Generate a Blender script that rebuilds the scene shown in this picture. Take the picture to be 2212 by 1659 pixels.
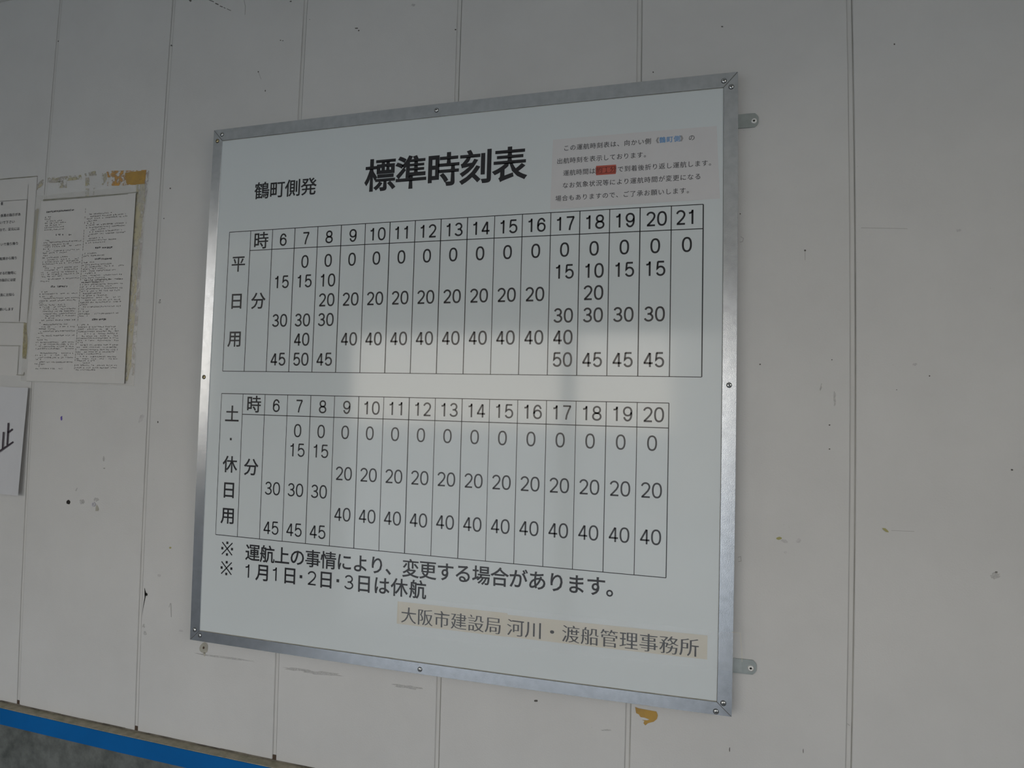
import bpy, math, random
import numpy as np
from mathutils import Matrix, Vector

# ------------------------------------------------------------------ reset
for o in list(bpy.data.objects):
    bpy.data.objects.remove(o)
SC = bpy.context.scene
COL = SC.collection
ZC = 1.56                       # height of the board's centre above the floor

# ------------------------------------------------------------------ camera (handheld phone, turned 16 degrees to the left)
def rodr(v):
    v = np.array(v); th = np.linalg.norm(v); k = v/th
    K = np.array([[0, -k[2], k[1]], [k[2], 0, -k[0]], [-k[1], k[0], 0]])
    return np.eye(3)+math.sin(th)*K+(1-math.cos(th))*K@K
BASE = np.array([[1, 0, 0], [0, 0, -1], [0, 1, 0]], float)
F0 = 1409.918866
R0 = rodr([-0.05139084, 0.28034820, 0.01902537])@BASE
C0 = np.array([0.48914851, -1.20027129, -0.05818978])
# the same camera measured together with its slight barrel distortion: used only to take measurements off the photograph
F1 = 1446.275049
R1 = rodr([-0.05117609, 0.27743040, 0.01882690])@BASE
C1 = np.array([0.48856085, -1.21669277, -0.05830495])
K1 = -0.03461321
CX, CY = 1106.0, 829.5

cam = bpy.data.cameras.new('camera')
cam.sensor_width = 36.0
cam.lens = F0/2212*36.0
cam.clip_start = 0.02
cam.clip_end = 300
co = bpy.data.objects.new('camera', cam)
COL.objects.link(co)
r, dn, fw = R0[0], R0[1], R0[2]
co.matrix_world = Matrix(((r[0], -dn[0], -fw[0], C0[0]), (r[1], -dn[1], -fw[1], C0[1]),
                          (r[2], -dn[2], -fw[2], C0[2]+ZC), (0, 0, 0, 1)))
SC.camera = co

# ------------------------------------------------------------------ sky, exposure
SC.view_settings.view_transform = 'Standard'
SC.view_settings.look = 'None'
SC.view_settings.gamma = 1.0
SC.view_settings.use_curve_mapping = False
SC.view_settings.exposure = 0.10
world = bpy.data.worlds.new('overcast_sky')
SC.world = world
world.use_nodes = True
wt = world.node_tree
for n in list(wt.nodes):
    wt.nodes.remove(n)
wo = wt.nodes.new('ShaderNodeOutputWorld')
wb = wt.nodes.new('ShaderNodeBackground')
tc = wt.nodes.new('ShaderNodeTexCoord')
sx = wt.nodes.new('ShaderNodeSeparateXYZ')
rp = wt.nodes.new('ShaderNodeValToRGB')
wt.links.new(tc.outputs['Generated'], sx.inputs[0])
wt.links.new(sx.outputs['Z'], rp.inputs[0])
wt.links.new(rp.outputs[0], wb.inputs['Color'])
wt.links.new(wb.outputs[0], wo.inputs['Surface'])
e = rp.color_ramp.elements
e[0].position = 0.0; e[0].color = (1.0, 0.90, 0.76, 1)
e[1].position = 1.0; e[1].color = (0.50, 0.60, 0.74, 1)
m_ = rp.color_ramp.elements.new(0.14); m_.color = (0.98, 0.93, 0.86, 1)
m_ = rp.color_ramp.elements.new(0.35); m_.color = (0.74, 0.79, 0.86, 1)
wb.inputs['Strength'].default_value = 3.6
SC.cycles.use_denoising = True
SC.cycles.max_bounces = 8
SC.cycles.diffuse_bounces = 5
SC.cycles.sample_clamp_indirect = 6.0

# ------------------------------------------------------------------ measuring helpers
def proj1(P):
    q = (P-C1)@R1.T
    u = q[:, :2]/q[:, 2:3]
    r2 = np.minimum((u**2).sum(1, keepdims=True), 0.95)
    return u*(1+K1*r2)*F1+[CX, CY]
def unproj(px, y, F, R, C, k):
    u = (np.atleast_2d(np.array(px, float))-[CX, CY])/F
    v = u.copy()
    for _ in range(12 if k else 0):
        v = u/(1+k*np.minimum((v**2).sum(1, keepdims=True), 0.95))
    d = np.c_[v, np.ones(len(v))]@R
    t = (y-C[1])/d[:, 1]
    return C+d*t[:, None]
def warp(P):
    """nominal layout (x, y, z relative to board centre) -> scene coordinates"""
    P = np.atleast_2d(np.array(P, float))
    Q = unproj(proj1(P), P[:, 1], F0, R0, C0, 0)
    Q[:, 2] += ZC
    return Q
def px(pts, y=0.0):
    """photograph pixels -> nominal coordinates on the plane at depth y"""
    return unproj(pts, y, F1, R1, C1, K1)

D = 0.030                                   # the board's face stands 30 mm off the wall
BX, BZ = -0.5445, -0.5495                   # lower left corner of the board
def bd(u, v, y=-D):                         # board millimetres -> nominal
    return (BX+u/1000.0, y, BZ+v/1000.0)

# ------------------------------------------------------------------ object helpers
def link(name, verts, faces, mat, parent=None, smooth=False, do_warp=True):
    V = warp(verts) if do_warp else np.array(verts, float)
    me = bpy.data.meshes.new(name)
    me.from_pydata([tuple(v) for v in V], [], faces)
    me.update()
    if smooth:
        for p in me.polygons:
            p.use_smooth = True
    if mat:
        me.materials.append(mat)
    o = bpy.data.objects.new(name, me)
    COL.objects.link(o)
    if parent:
        attach(o, parent)
    return o
def attach(o, parent):
    o.parent = parent
    o.matrix_parent_inverse = parent.matrix_world.inverted() if parent.type != 'EMPTY' else Matrix.Translation(-parent.location)
def empty(name, loc, label=None, cat=None, group=None, kind=None):
    o = bpy.data.objects.new(name, None)
    o.empty_display_size = 0.05
    o.location = loc
    COL.objects.link(o)
    if label: o['label'] = label
    if cat: o['category'] = cat
    if group: o['group'] = group
    if kind: o['kind'] = kind
    return o
def box(x0, x1, y0, y1, z0, z1):
    v = [(x, y, z) for x in (x0, x1) for y in (y0, y1) for z in (z0, z1)]
    f = [(0, 1, 3, 2), (4, 6, 7, 5), (0, 4, 5, 1), (2, 3, 7, 6), (0, 2, 6, 4), (1, 5, 7, 3)]
    return v, f
class Geo:
    def __init__(s): s.v = []; s.f = []
    def add(s, v, f):
        n = len(s.v); s.v += [tuple(p) for p in v]; s.f += [tuple(i+n for i in q) for q in f]
    def box(s, *a): s.add(*box(*a))
def slab(poly, t):
    """polygon of nominal points facing the room, given thickness t towards the wall"""
    n = len(poly)
    v = [tuple(p) for p in poly]+[(p[0], p[1]+t, p[2]) for p in poly]
    f = [tuple(range(n)), tuple(range(2*n-1, n-1, -1))]
    f += [((i+1) % n, i, n+i, n+(i+1) % n) for i in range(n)]
    return v, f

# ------------------------------------------------------------------ materials
def mat(name, col, rough=0.7, metal=0.0, var=0.0, vscale=6.0, col2=None, bump=0.0, bscale=400.0, spec=0.5, stretch=(1, 1, 1), coat=0.0, coat_rough=0.1):
    m = bpy.data.materials.new(name); m.use_nodes = True
    nt = m.node_tree; b = nt.nodes['Principled BSDF']
    b.inputs['Base Color'].default_value = (*col, 1)
    b.inputs['Roughness'].default_value = rough
    b.inputs['Metallic'].default_value = metal
    b.inputs['Specular IOR Level'].default_value = spec
    b.inputs['Coat Weight'].default_value = coat
    b.inputs['Coat Roughness'].default_value = coat_rough
    if var or bump:
        t = nt.nodes.new('ShaderNodeTexCoord'); mp = nt.nodes.new('ShaderNodeMapping')
        mp.inputs['Scale'].default_value = stretch
        nt.links.new(t.outputs['Object'], mp.inputs[0])
    if var:
        nz = nt.nodes.new('ShaderNodeTexNoise'); nz.inputs['Scale'].default_value = vscale
        nz.inputs['Detail'].default_value = 6; nz.inputs['Roughness'].default_value = 0.62
        cr = nt.nodes.new('ShaderNodeValToRGB')
        c2 = col2 or tuple(c*(1-var) for c in col)
        cr.color_ramp.elements[0].position = 0.32; cr.color_ramp.elements[0].color = (*c2, 1)
        cr.color_ramp.elements[1].position = 0.62; cr.color_ramp.elements[1].color = (*col, 1)
        nt.links.new(mp.outputs[0], nz.inputs['Vector']); nt.links.new(nz.outputs['Fac'], cr.inputs[0])
        nt.links.new(cr.outputs[0], b.inputs['Base Color'])
    if bump:
        n2 = nt.nodes.new('ShaderNodeTexNoise'); n2.inputs['Scale'].default_value = bscale; n2.inputs['Detail'].default_value = 3
        bp = nt.nodes.new('ShaderNodeBump'); bp.inputs['Strength'].default_value = bump; bp.inputs['Distance'].default_value = 0.001
        nt.links.new(mp.outputs[0], n2.inputs['Vector']); nt.links.new(n2.outputs['Fac'], bp.inputs['Height'])
        nt.links.new(bp.outputs[0], b.inputs['Normal'])
    return m
def patchy(name, col, col2, keep=0.5, scale=60, rough=0.8, stretch=(1, 1, 1), soft=0.06):
    """old adhesive or grime left in patches: noise decides where it still sticks"""
    m = bpy.data.materials.new(name); m.use_nodes = True
    nt = m.node_tree; b = nt.nodes['Principled BSDF']; b.inputs['Roughness'].default_value = rough
    t = nt.nodes.new('ShaderNodeTexCoord'); mp = nt.nodes.new('ShaderNodeMapping'); mp.inputs['Scale'].default_value = stretch
    nz = nt.nodes.new('ShaderNodeTexNoise'); nz.inputs['Scale'].default_value = scale; nz.inputs['Detail'].default_value = 8; nz.inputs['Roughness'].default_value = 0.7
    cr = nt.nodes.new('ShaderNodeValToRGB'); cr.color_ramp.elements[0].position = 1-keep-soft; cr.color_ramp.elements[1].position = 1-keep+soft
    n2 = nt.nodes.new('ShaderNodeTexNoise'); n2.inputs['Scale'].default_value = scale*0.6
    c2 = nt.nodes.new('ShaderNodeValToRGB'); c2.color_ramp.elements[0].position = 0.4; c2.color_ramp.elements[0].color = (*col2, 1)
    c2.color_ramp.elements[1].position = 0.6; c2.color_ramp.elements[1].color = (*col, 1)
    nt.links.new(t.outputs['Object'], mp.inputs[0]); nt.links.new(mp.outputs[0], nz.inputs['Vector']); nt.links.new(mp.outputs[0], n2.inputs['Vector'])
    nt.links.new(nz.outputs['Fac'], cr.inputs[0]); nt.links.new(n2.outputs['Fac'], c2.inputs[0])
    nt.links.new(cr.outputs[0], b.inputs['Alpha']); nt.links.new(c2.outputs[0], b.inputs['Base Color'])
    return m
def film(name, col=(1, 1, 1), gloss=0.06, tint=0.1, rough=0.12):
    """clear plastic: lets most light through, reflects a little"""
    m = bpy.data.materials.new(name); m.use_nodes = True
    nt = m.node_tree
    for n in list(nt.nodes): nt.nodes.remove(n)
    o = nt.nodes.new('ShaderNodeOutputMaterial'); tr = nt.nodes.new('ShaderNodeBsdfTransparent'); gl = nt.nodes.new('ShaderNodeBsdfGlossy')
    df = nt.nodes.new('ShaderNodeBsdfDiffuse'); m1 = nt.nodes.new('ShaderNodeMixShader'); m2 = nt.nodes.new('ShaderNodeMixShader')
    df.inputs[0].default_value = (*col, 1); gl.inputs['Roughness'].default_value = rough; gl.inputs[0].default_value = (1, 1, 1, 1)
    m1.inputs[0].default_value = tint; m2.inputs[0].default_value = gloss
    nt.links.new(tr.outputs[0], m1.inputs[1]); nt.links.new(df.outputs[0], m1.inputs[2])
    nt.links.new(m1.outputs[0], m2.inputs[1]); nt.links.new(gl.outputs[0], m2.inputs[2]); nt.links.new(m2.outputs[0], o.inputs[0])
    return m
M = {}
M['paint'] = mat('white_wall_paint', (0.60, 0.597, 0.588), 0.62, var=0.075, vscale=3.4, bump=0.25, bscale=350, spec=0.3)
M['groove'] = mat('grimy_groove_paint', (0.60, 0.595, 0.58), 0.8, var=0.10, vscale=14, spec=0.2, stretch=(1, 1, .3))
M['grime'] = mat('dark_joint_grime_and_shade', (0.20, 0.195, 0.175), 0.9, var=0.5, vscale=20, col2=(0.42, 0.41, 0.38), spec=0.1, stretch=(1, 1, .25))  # joint dirt and the shaded groove sides in one tone
M['face'] = mat('white_sign_face', (0.63, 0.675, 0.69), 0.5, var=0.02, vscale=3, spec=0.0, coat=1.0, coat_rough=0.09)
M['ink'] = mat('black_sign_lettering', (0.012, 0.012, 0.016), 0.4, spec=0.3, coat=0.6, coat_rough=0.17)
M['alu'] = mat('brushed_aluminium', (0.71, 0.74, 0.78), 0.24, 1.0, var=0.14, vscale=60, bump=0.10, bscale=700)
M['screw'] = mat('bright_screw_steel', (0.75, 0.76, 0.76), 0.16, 1.0)
M['brass'] = mat('tarnished_brass', (0.62, 0.52, 0.30), 0.22, 1.0)
M['edge_shade'] = mat('grey_green_edge_shade', (0.20, 0.20, 0.155), 0.9, var=0.5, vscale=12, col2=(0.33, 0.325, 0.30))
M['slot_and_shade'] = mat('screw_recess_and_shade', (0.03, 0.03, 0.03), 0.6)
M['zinc'] = mat('zinc_plated_steel', (0.42, 0.46, 0.455), 0.42, 0.85, var=0.12, vscale=80)
M['rivet'] = mat('pale_washer', (0.78, 0.78, 0.76), 0.35, 0.4)
M['notice'] = mat('faded_notice_film', (0.625, 0.618, 0.628), 0.5, var=0.04, vscale=12, spec=0.0, coat=0.8, coat_rough=0.2)
M['notice_ink'] = mat('grey_black_print', (0.05, 0.05, 0.055), 0.5)
M['grey_ink'] = mat('faded_grey_print', (0.17, 0.16, 0.15), 0.6)
M['blue_ink'] = mat('blue_print', (0.16, 0.32, 0.56), 0.5)
M['red'] = mat('red_highlight', (0.46, 0.085, 0.055), 0.5, coat=0.6, coat_rough=0.2)
M['red_ink'] = mat('dark_red_print', (0.13, 0.025, 0.02), 0.5)
M['label_paper'] = mat('yellowed_label_paper', (0.59, 0.555, 0.46), 0.6, var=0.10, vscale=25, col2=(0.605, 0.58, 0.515), coat=0.6, coat_rough=0.2)
M['tape'] = film('clear_adhesive_tape', gloss=0.035, tint=0.05, rough=0.15)
M['sleeve'] = film('clear_plastic_sleeve', col=(0.8, 0.79, 0.76), gloss=0.02, tint=0.25, rough=0.25)
M['paper'] = mat('white_paper', (0.61, 0.60, 0.585), 0.7, var=0.03, vscale=8)
M['cool_paper'] = mat('bluish_white_paper', (0.60, 0.605, 0.63), 0.7, var=0.03, vscale=8)
M['sheet_ink'] = mat('small_black_print', (0.13, 0.125, 0.12), 0.7)
M['sheet_ink_bold'] = mat('bold_black_print', (0.05, 0.05, 0.055), 0.7)
M['purple_ink'] = mat('dark_purple_print', (0.045, 0.032, 0.045), 0.6)
M['grime_and_shade_soft'] = mat('soft_joint_grime_and_shade', (0.46, 0.455, 0.44), 0.9, var=0.3, vscale=20, spec=0.1, stretch=(1, 1, .25))
M['gap'] = mat('dark_edge_gap', (0.22, 0.215, 0.17), 0.9, var=0.4, vscale=30, col2=(0.35, 0.34, 0.30))
M['residue_olive'] = patchy('olive_tape_residue', (0.46, 0.40, 0.20), (0.40, 0.375, 0.30), 0.56, 55, stretch=(1, 1, .5))
M['residue_pale'] = patchy('pale_tape_residue', (0.47, 0.43, 0.28), (0.42, 0.39, 0.36), 0.50, 60)
M['residue_mauve'] = patchy('mauve_tape_residue', (0.38, 0.335, 0.33), (0.45, 0.40, 0.36), 0.47, 90, stretch=(1, 1, .5))
M['residue_orange'] = patchy('orange_tape_residue', (0.55, 0.30, 0.075), (0.46, 0.27, 0.11), 0.50, 70)
M['residue_brown'] = patchy('brown_tape_residue', (0.46, 0.28, 0.065), (0.38, 0.235, 0.07), 0.66, 60, soft=0.03)
M['ledge'] = mat('dusty_tan_ledge', (0.40, 0.35, 0.265), 0.85, var=0.35, vscale=45, col2=(0.24, 0.235, 0.16), bump=0.3)
M['blue'] = mat('bright_blue_paint', (0.002, 0.115, 0.37), 0.6, var=0.12, vscale=8, spec=0.12)
M['concrete'] = mat('damp_grey_concrete', (0.145, 0.155, 0.148), 0.9, var=0.5, vscale=24, col2=(0.062, 0.07, 0.066), bump=0.8, bscale=60)
M['hollow_brown'] = mat('brown_hollow_shade', (0.07, 0.045, 0.03), 0.9)
M['gapdark'] = mat('dark_gap_tone', (0.085, 0.075, 0.06), 0.95, var=0.5, vscale=25, col2=(0.22, 0.20, 0.16), stretch=(1, 1, 1))
M['floor'] = mat('concrete_floor', (0.26, 0.26, 0.255), 0.7, var=0.2, vscale=3)
M['ceil'] = mat('grey_ceiling', (0.66, 0.66, 0.63), 0.8)
M['backwall'] = mat('back_wall_paint', (0.26, 0.28, 0.30), 0.7)
M['render'] = mat('pale_added_outside_wall', (0.72, 0.70, 0.66), 0.8)
M['ground'] = mat('outdoor_paving', (0.46, 0.45, 0.42), 0.85, var=0.2, vscale=.6)
M['speck'] = mat('dark_speck', (0.10, 0.095, 0.085), 0.9)
M['faint'] = patchy('faint_grey_smudge_and_shade', (0.545, 0.54, 0.53), (0.53, 0.525, 0.51), 0.5, 70, soft=0.3)
M['chip'] = mat('chipped_paint_patch', (0.40, 0.385, 0.33), 0.8, var=0.2, vscale=60)
M['fine'] = mat('fine_dust', (0.50, 0.49, 0.46), .9)
M['olive'] = mat('olive_scrap', (0.36, 0.34, 0.14), 0.8)
M['hole'] = mat('dark_hole', (0.02, 0.018, 0.016), 1.0)

# ------------------------------------------------------------------ the room (only its front wall is in the photograph; the rest shades and lights it)
WB, WT = -0.782, 0.985                      # panelling from ledge to ceiling, relative to the board's centre
wall = empty('wall_front', (0, 0, ZC), kind='structure')
S, X0 = 0.3606757, -1.0715143               # panel pitch, first joint
GW, GD = 0.0090, 0.0014                      # groove between panels
zs = np.linspace(WB, WT+.04, 15)
def strip_prism(prof, zs, mat_, name, parent):
    """extrude an open profile [(x, y)...] along z with cross sections at zs"""
    n = len(prof); v = [(x, y, z) for z in zs for x, y in prof]; f = []
    for k in range(len(zs)-1):
        for i in range(n):
            j = (i+1) % n
            f.append((k*n+i, k*n+j, (k+1)*n+j, (k+1)*n+i))
    f.append(tuple(range(n-1, -1, -1))); f.append(tuple((len(zs)-1)*n+i for i in range(n)))
    return link(name, v, f, mat_, parent)
for j in range(-6, 11):
    a = X0+S*j+GW/2; b = X0+S*(j+1)-GW/2
    c = 0.0011
    prof = [(a, 0.012), (a, c), (a+c, 0), (b-c, 0), (b, c), (b, 0.012)]
    strip_prism(prof, zs, M['paint'], 'wall_panel', wall)
# floor of the grooves; edge lines paint dirt and the shaded groove sides
g = Geo(); d = Geo(); dd = Geo(); rr = random.Random(3)
for j in range(-5, 11):
    xc = X0+S*j
    v = []; f = []
    for k, z in enumerate(zs):
        z = max(z, WB+0.010)
        v += [(xc-GW/2-.002, GD, z), (xc+GW/2+.002, GD, z)]
        if k: f.append((2*k-2, 2*k-1, 2*k+1, 2*k))
    g.add(v, f)
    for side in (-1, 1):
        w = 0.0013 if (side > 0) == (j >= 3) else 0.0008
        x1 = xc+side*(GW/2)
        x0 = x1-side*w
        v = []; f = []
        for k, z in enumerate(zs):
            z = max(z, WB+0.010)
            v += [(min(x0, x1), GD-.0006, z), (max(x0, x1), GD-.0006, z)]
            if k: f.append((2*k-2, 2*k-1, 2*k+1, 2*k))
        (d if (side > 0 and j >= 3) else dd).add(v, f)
link('joint_grime_and_shade', dd.v, dd.f, M['grime_and_shade_soft'], wall)['kind'] = 'stuff'
link('groove_floor', g.v, g.f, M['groove'], wall)['kind'] = 'stuff'
link('joint_grime_and_shade', d.v, d.f, M['grime'], wall)['kind'] = 'stuff'
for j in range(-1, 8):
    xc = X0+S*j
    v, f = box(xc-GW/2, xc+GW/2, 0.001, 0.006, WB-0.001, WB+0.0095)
    link('groove_end_shade', v, f, M['hollow_brown'], wall)  # dark brown box stands for the shade in the groove's open end
v, f = box(-3.0, 2.6, 0.013, 0.10, -.2, ZC+WT+.1)
link('wall_backing', v, f, M['gapdark'], wall, do_warp=False)
# dark boxes stand for the shade in the gap under the panels
g = Geo()
xs_ = np.linspace(-1.9, 1.9, 60)
for i in range(59):
    h = 0.0008+0.0018*rr.random()
    g.box(xs_[i], xs_[i+1], -0.0006, 0.003, WB-0.003, WB+h-0.0012)
link('gap_shade', g.v, g.f, M['gapdark'], wall)['kind'] = 'stuff'

def longbox(name, x0, x1, y0, y1, z0, z1, m, n=40):
    xs = np.linspace(x0, x1, n); v = []; f = []
    for x in xs: v += [(x, y0, z0), (x, y0, z1), (x, y1, z1), (x, y1, z0)]
    for k in range(n-1):
        for i in range(4):
            f.append((4*k+i, 4*k+(i+1) % 4, 4*k+4+(i+1) % 4, 4*k+4+i))
    f += [(3, 2, 1, 0), tuple(4*(n-1)+i for i in range(4))]
    o = link(name, v, f, m); o['kind'] = 'structure'
    return o
longbox('trim_1', -3.2, 2.8, -0.0225, 0.012, WB-0.008, WB-0.003, M['ledge'])
longbox('trim_2', -3.2, 2.8, -0.0240, 0.012, WB-0.0420, WB-0.0042, M['blue'])
longbox('wall_base', -3.2, 2.8, -0.022, 0.014, -ZC-.06, WB-0.0425, M['concrete'])
def struct(name, g, m):
    o = link(name, g[0], g[1], m, do_warp=False); o['kind'] = 'structure'; return o
struct('floor', box(-2.95, 2.55, -3.25, 0.1, -0.1, 0.0), M['floor'])
struct('ceiling', box(-2.9, 2.6, -3.4, 0.1, ZC+WT+.004, ZC+WT+.12), M['ceil'])
g = Geo()
g.box(2.4, 2.5, -3.2, -2.7, 0, ZC+WT); g.box(2.4, 2.5, -1.2, .1, 0, ZC+WT); g.box(2.4, 2.5, -2.7, -1.2, 0, 1.15)  # opening is unseen, added and sized to brighten the right side
struct('wall_right', (g.v, g.f), M['backwall'])
g = Geo()
g.box(-2.9, -2.8, -3.2, -2.7, 0, ZC+WT); g.box(-2.9, -2.8, -2.15, .1, 0, ZC+WT); g.box(-2.9, -2.8, -2.7, -2.15, 0, 1.3)  # unseen opening added for more light from the left
struct('wall_left', (g.v, g.f), M['backwall'])
# opposite side: a wide opening to the daylight
YB = -3.05
oz = 2.06; ox0, ox1 = -1.98, 0.64
g = Geo()
g.box(-2.8, ox0, YB-.12, YB, 0, ZC+WT); g.box(ox1, 2.4, YB-.12, YB, 0, ZC+WT); g.box(ox0, ox1, YB-.12, YB, oz, ZC+WT)
struct('wall_back', (g.v, g.f), M['backwall'])
struct('ground', box(-60, 60, -90, -3.2, -0.15, -0.05), M['ground'])
g = Geo(); g.box(-0.39, -0.31, YB-.10, YB-.02, 0, oz)
struct('trim_3', (g.v, g.f), M['backwall'])
# dark moulding where wall and ceiling meet
longbox('trim_4', -3.2, 2.8, -0.012, 0.012, WT+0.0065, WT+0.03, M['ceil'])
# daylight sampled through the openings
def portal(x, y, z, sx_, sy_, rot):
    l = bpy.data.lights.new('daylight_portal', 'AREA'); l.shape = 'RECTANGLE'; l.size = sx_; l.size_y = sy_; l.energy = 1
    l.cycles.is_portal = True
    o = bpy.data.objects.new('daylight_portal', l); o.location = (x, y, z); o.rotation_euler = rot; COL.objects.link(o)
portal((ox0+ox1)/2, YB-.13, oz/2, ox1-ox0, oz, (math.radians(90), 0, 0))

portal(-2.92, -2.42, 1.92, .55, 1.24, (math.radians(90), 0, math.radians(-90)))
portal(2.52, -1.95, 1.85, 1.5, 1.4, (math.radians(90), 0, math.radians(90)))
struct('added_outside_wall', box(.0, 9, -14, -11, -.1, 3.6), M['render'])  # unseen block added to dim the right end of the board's reflection

# ------------------------------------------------------------------ lettering
SUBS = 3
def glyphs(chars, dx=0.0, dy=None):
    """meshes of single characters of Blender's own font, in em units; outlines pushed out by dx, dy to embolden or thin the strokes"""
    dy = dx if dy is None else dy
    out = {}; tmp = []
    for ch in sorted(set(chars)):
        if ch in ' 　': continue
        c = bpy.data.curves.new('g', 'FONT'); c.body = ch; c.resolution_u = SUBS
        o = bpy.data.objects.new('g', c); COL.objects.link(o); tmp.append((ch, o))
    bpy.context.view_layer.update()
    dg = bpy.context.evaluated_depsgraph_get()
    for ch, o in tmp:
        ev = o.evaluated_get(dg); me = ev.to_mesh()
        v0 = np.array([q.co[:2] for q in me.vertices]); f0 = [tuple(p.vertices) for p in me.polygons]
        ev.to_mesh_clear(); bpy.data.objects.remove(o)
        # weld coincident points
        key = {}; idx = []; v = []
        for p in v0:
            k = (round(p[0], 5), round(p[1], 5))
            if k not in key: key[k] = len(v); v.append(p)
            idx.append(key[k])
        v = np.array(v); f = []
        for p in f0:
            q = [idx[i] for i in p]
            if len(set(q)) < 3: continue
            ar = sum(v[q[i]][0]*v[q[(i+1) % len(q)]][1]-v[q[(i+1) % len(q)]][0]*v[q[i]][1] for i in range(len(q)))
            f.append(tuple(q) if ar > 0 else tuple(reversed(q)))
        if dx or dy:
            ed = {}
            for q in f:
                for i in range(len(q)):
                    ed[(q[i], q[(i+1) % len(q)])] = 1
            nrm = np.zeros_like(v); cnt = np.zeros(len(v))
            for (a, b) in ed:
                if (b, a) in ed: continue
                d = v[b]-v[a]; L = np.linalg.norm(d)
                if L < 1e-7: continue
                n = np.array([d[1], -d[0]])/L
                nrm[a] += n; nrm[b] += n; cnt[a] += 1; cnt[b] += 1
            for i in range(len(v)):
                L = np.linalg.norm(nrm[i])
                if L > 1e-6:
                    n = nrm[i]/L; k = min(2/L, 1.6) if cnt[i] == 2 else 1
                    v[i] = v[i]+np.array([n[0]*dx, n[1]*dy])*k
        out[ch] = (v, f)
    return out
def strokes(paths, t):
    """strips of width t along polylines, mitred"""
    V = []; Fc = []
    for P in paths:
        P = np.array(P, float); closed = np.allclose(P[0], P[-1])
        if closed: P = P[:-1]
        n = len(P); base = len(V)
        for i in range(n):
            a = P[(i-1) % n] if (closed or i) else None
            b = P[(i+1) % n] if (closed or i < n-1) else None
            d1 = (P[i]-a)/np.linalg.norm(P[i]-a) if a is not None else None
            d2 = (b-P[i])/np.linalg.norm(b-P[i]) if b is not None else None
            if d1 is None: d1 = d2
            if d2 is None: d2 = d1
            n1 = np.array([-d1[1], d1[0]]); n2 = np.array([-d2[1], d2[0]])
            mm = n1+n2; mm /= np.linalg.norm(mm)
            k = min(t/2/max(mm@n1, .3), t*1.2)
            V += [P[i]+mm*k, P[i]-mm*k]
        m = n if closed else n-1
        for i in range(m):
            p, q = base+2*i, base+2*((i+1) % n)
            Fc.append((p, p+1, q+1, q))
    return np.array(V), Fc
def arc(cx, cy, rx, ry, a0, a1, n=14, p=2.0):
    r_ = []
    for i in range(n+1):
        a = math.radians(a0+(a1-a0)*i/n); c, s = math.cos(a), math.sin(a)
        r_.append((cx+rx*math.copysign(abs(c)**(2/p), c), cy+ry*math.copysign(abs(s)**(2/p), s)))
    return r_
# condensed gothic numerals: centre lines in a box 1 wide, 1 high
DIG = {
 '0': [arc(.5, .5, .5, .5, 90, 450, 26, 2.35)],
 '1': [[(.10, .80), (.36, .83), (.50, .90), (.54, 1.0)], [(.54, 1.045), (.54, -.045)]],
 '2': [arc(.49, .72, .47, .28, 168, -22, 12)+[(.78, .45), (.40, .20), (.09, .015)], [(.0, .0), (1.03, .0)]],
 '3': [arc(.48, .755, .43, .245, 165, -90, 12)+[(.34, .51)], [(.34, .51), (.48, .51)]+arc(.48, .255, .50, .255, 90, -163, 13)],
 '4': [[(.74, -.045), (.74, 1.0)], [(.70, 1.0), (.02, .25)], [(-.06, .245), (1.08, .245)]],
 '5': [[(.94, 1.0), (.14, 1.0)], [(.16, 1.02), (.09, .50), (.20, .56)]+arc(.50, .32, .49, .32, 128, -158, 15, 2.1)],
 '6': [arc(.50, .31, .48, .31, 90, 450, 20, 2.1), [(.035, .36), (.03, .55)]+arc(.50, .58, .47, .42, 178, 22, 10)],
 '7': [[(.0, 1.0), (1.02, 1.0)], [(.97, .99), (.72, .66), (.50, .30), (.40, -.045)]],
 '8': [arc(.5, .755, .42, .245, 90, 450, 18, 2.1), arc(.5, .255, .50, .255, 90, 450, 20, 2.1)],
 '9': [arc(.50, .69, .48, .31, 90, 450, 20, 2.1), [(.965, .64), (.97, .45)]+arc(.50, .42, .47, .42, -2, -158, 10)],
}
def put(G, v, f, yy):
    G.add([bd(a, b, yy) for a, b in v], f)
YI = -D-0.00025
def number(G, s, cx, cz, h=27.0, adv=19.3, gw=17.0, t=3.35):
    n = len(s)
    for i, ch in enumerate(s):
        x = cx+(i-(n-1)/2)*adv
        P = [[(x-(gw-t)/2+a*(gw-t), cz-(h-t)/2+b*(h-t)) for a, b in q] for q in DIG[ch]]
        v, f = strokes(P, t); put(G, v, f, YI)
def chars(G, gl, items, em, yy=None, sx_=1.0):
    """items: (char, centre x, centre z)"""
    for ch, x, z in items:
        if ch in ' 　': continue
        v, f = gl[ch]
        w = np.array([[x+(a-.5)*em*sx_, z+(b-.38)*em] for a, b in v])
        put(G, w, f, YI if yy is None else yy)
def run(s, x0, z0, pitch):
    return [(c, x0+i*pitch, z0) for i, c in enumerate(s)]

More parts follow.
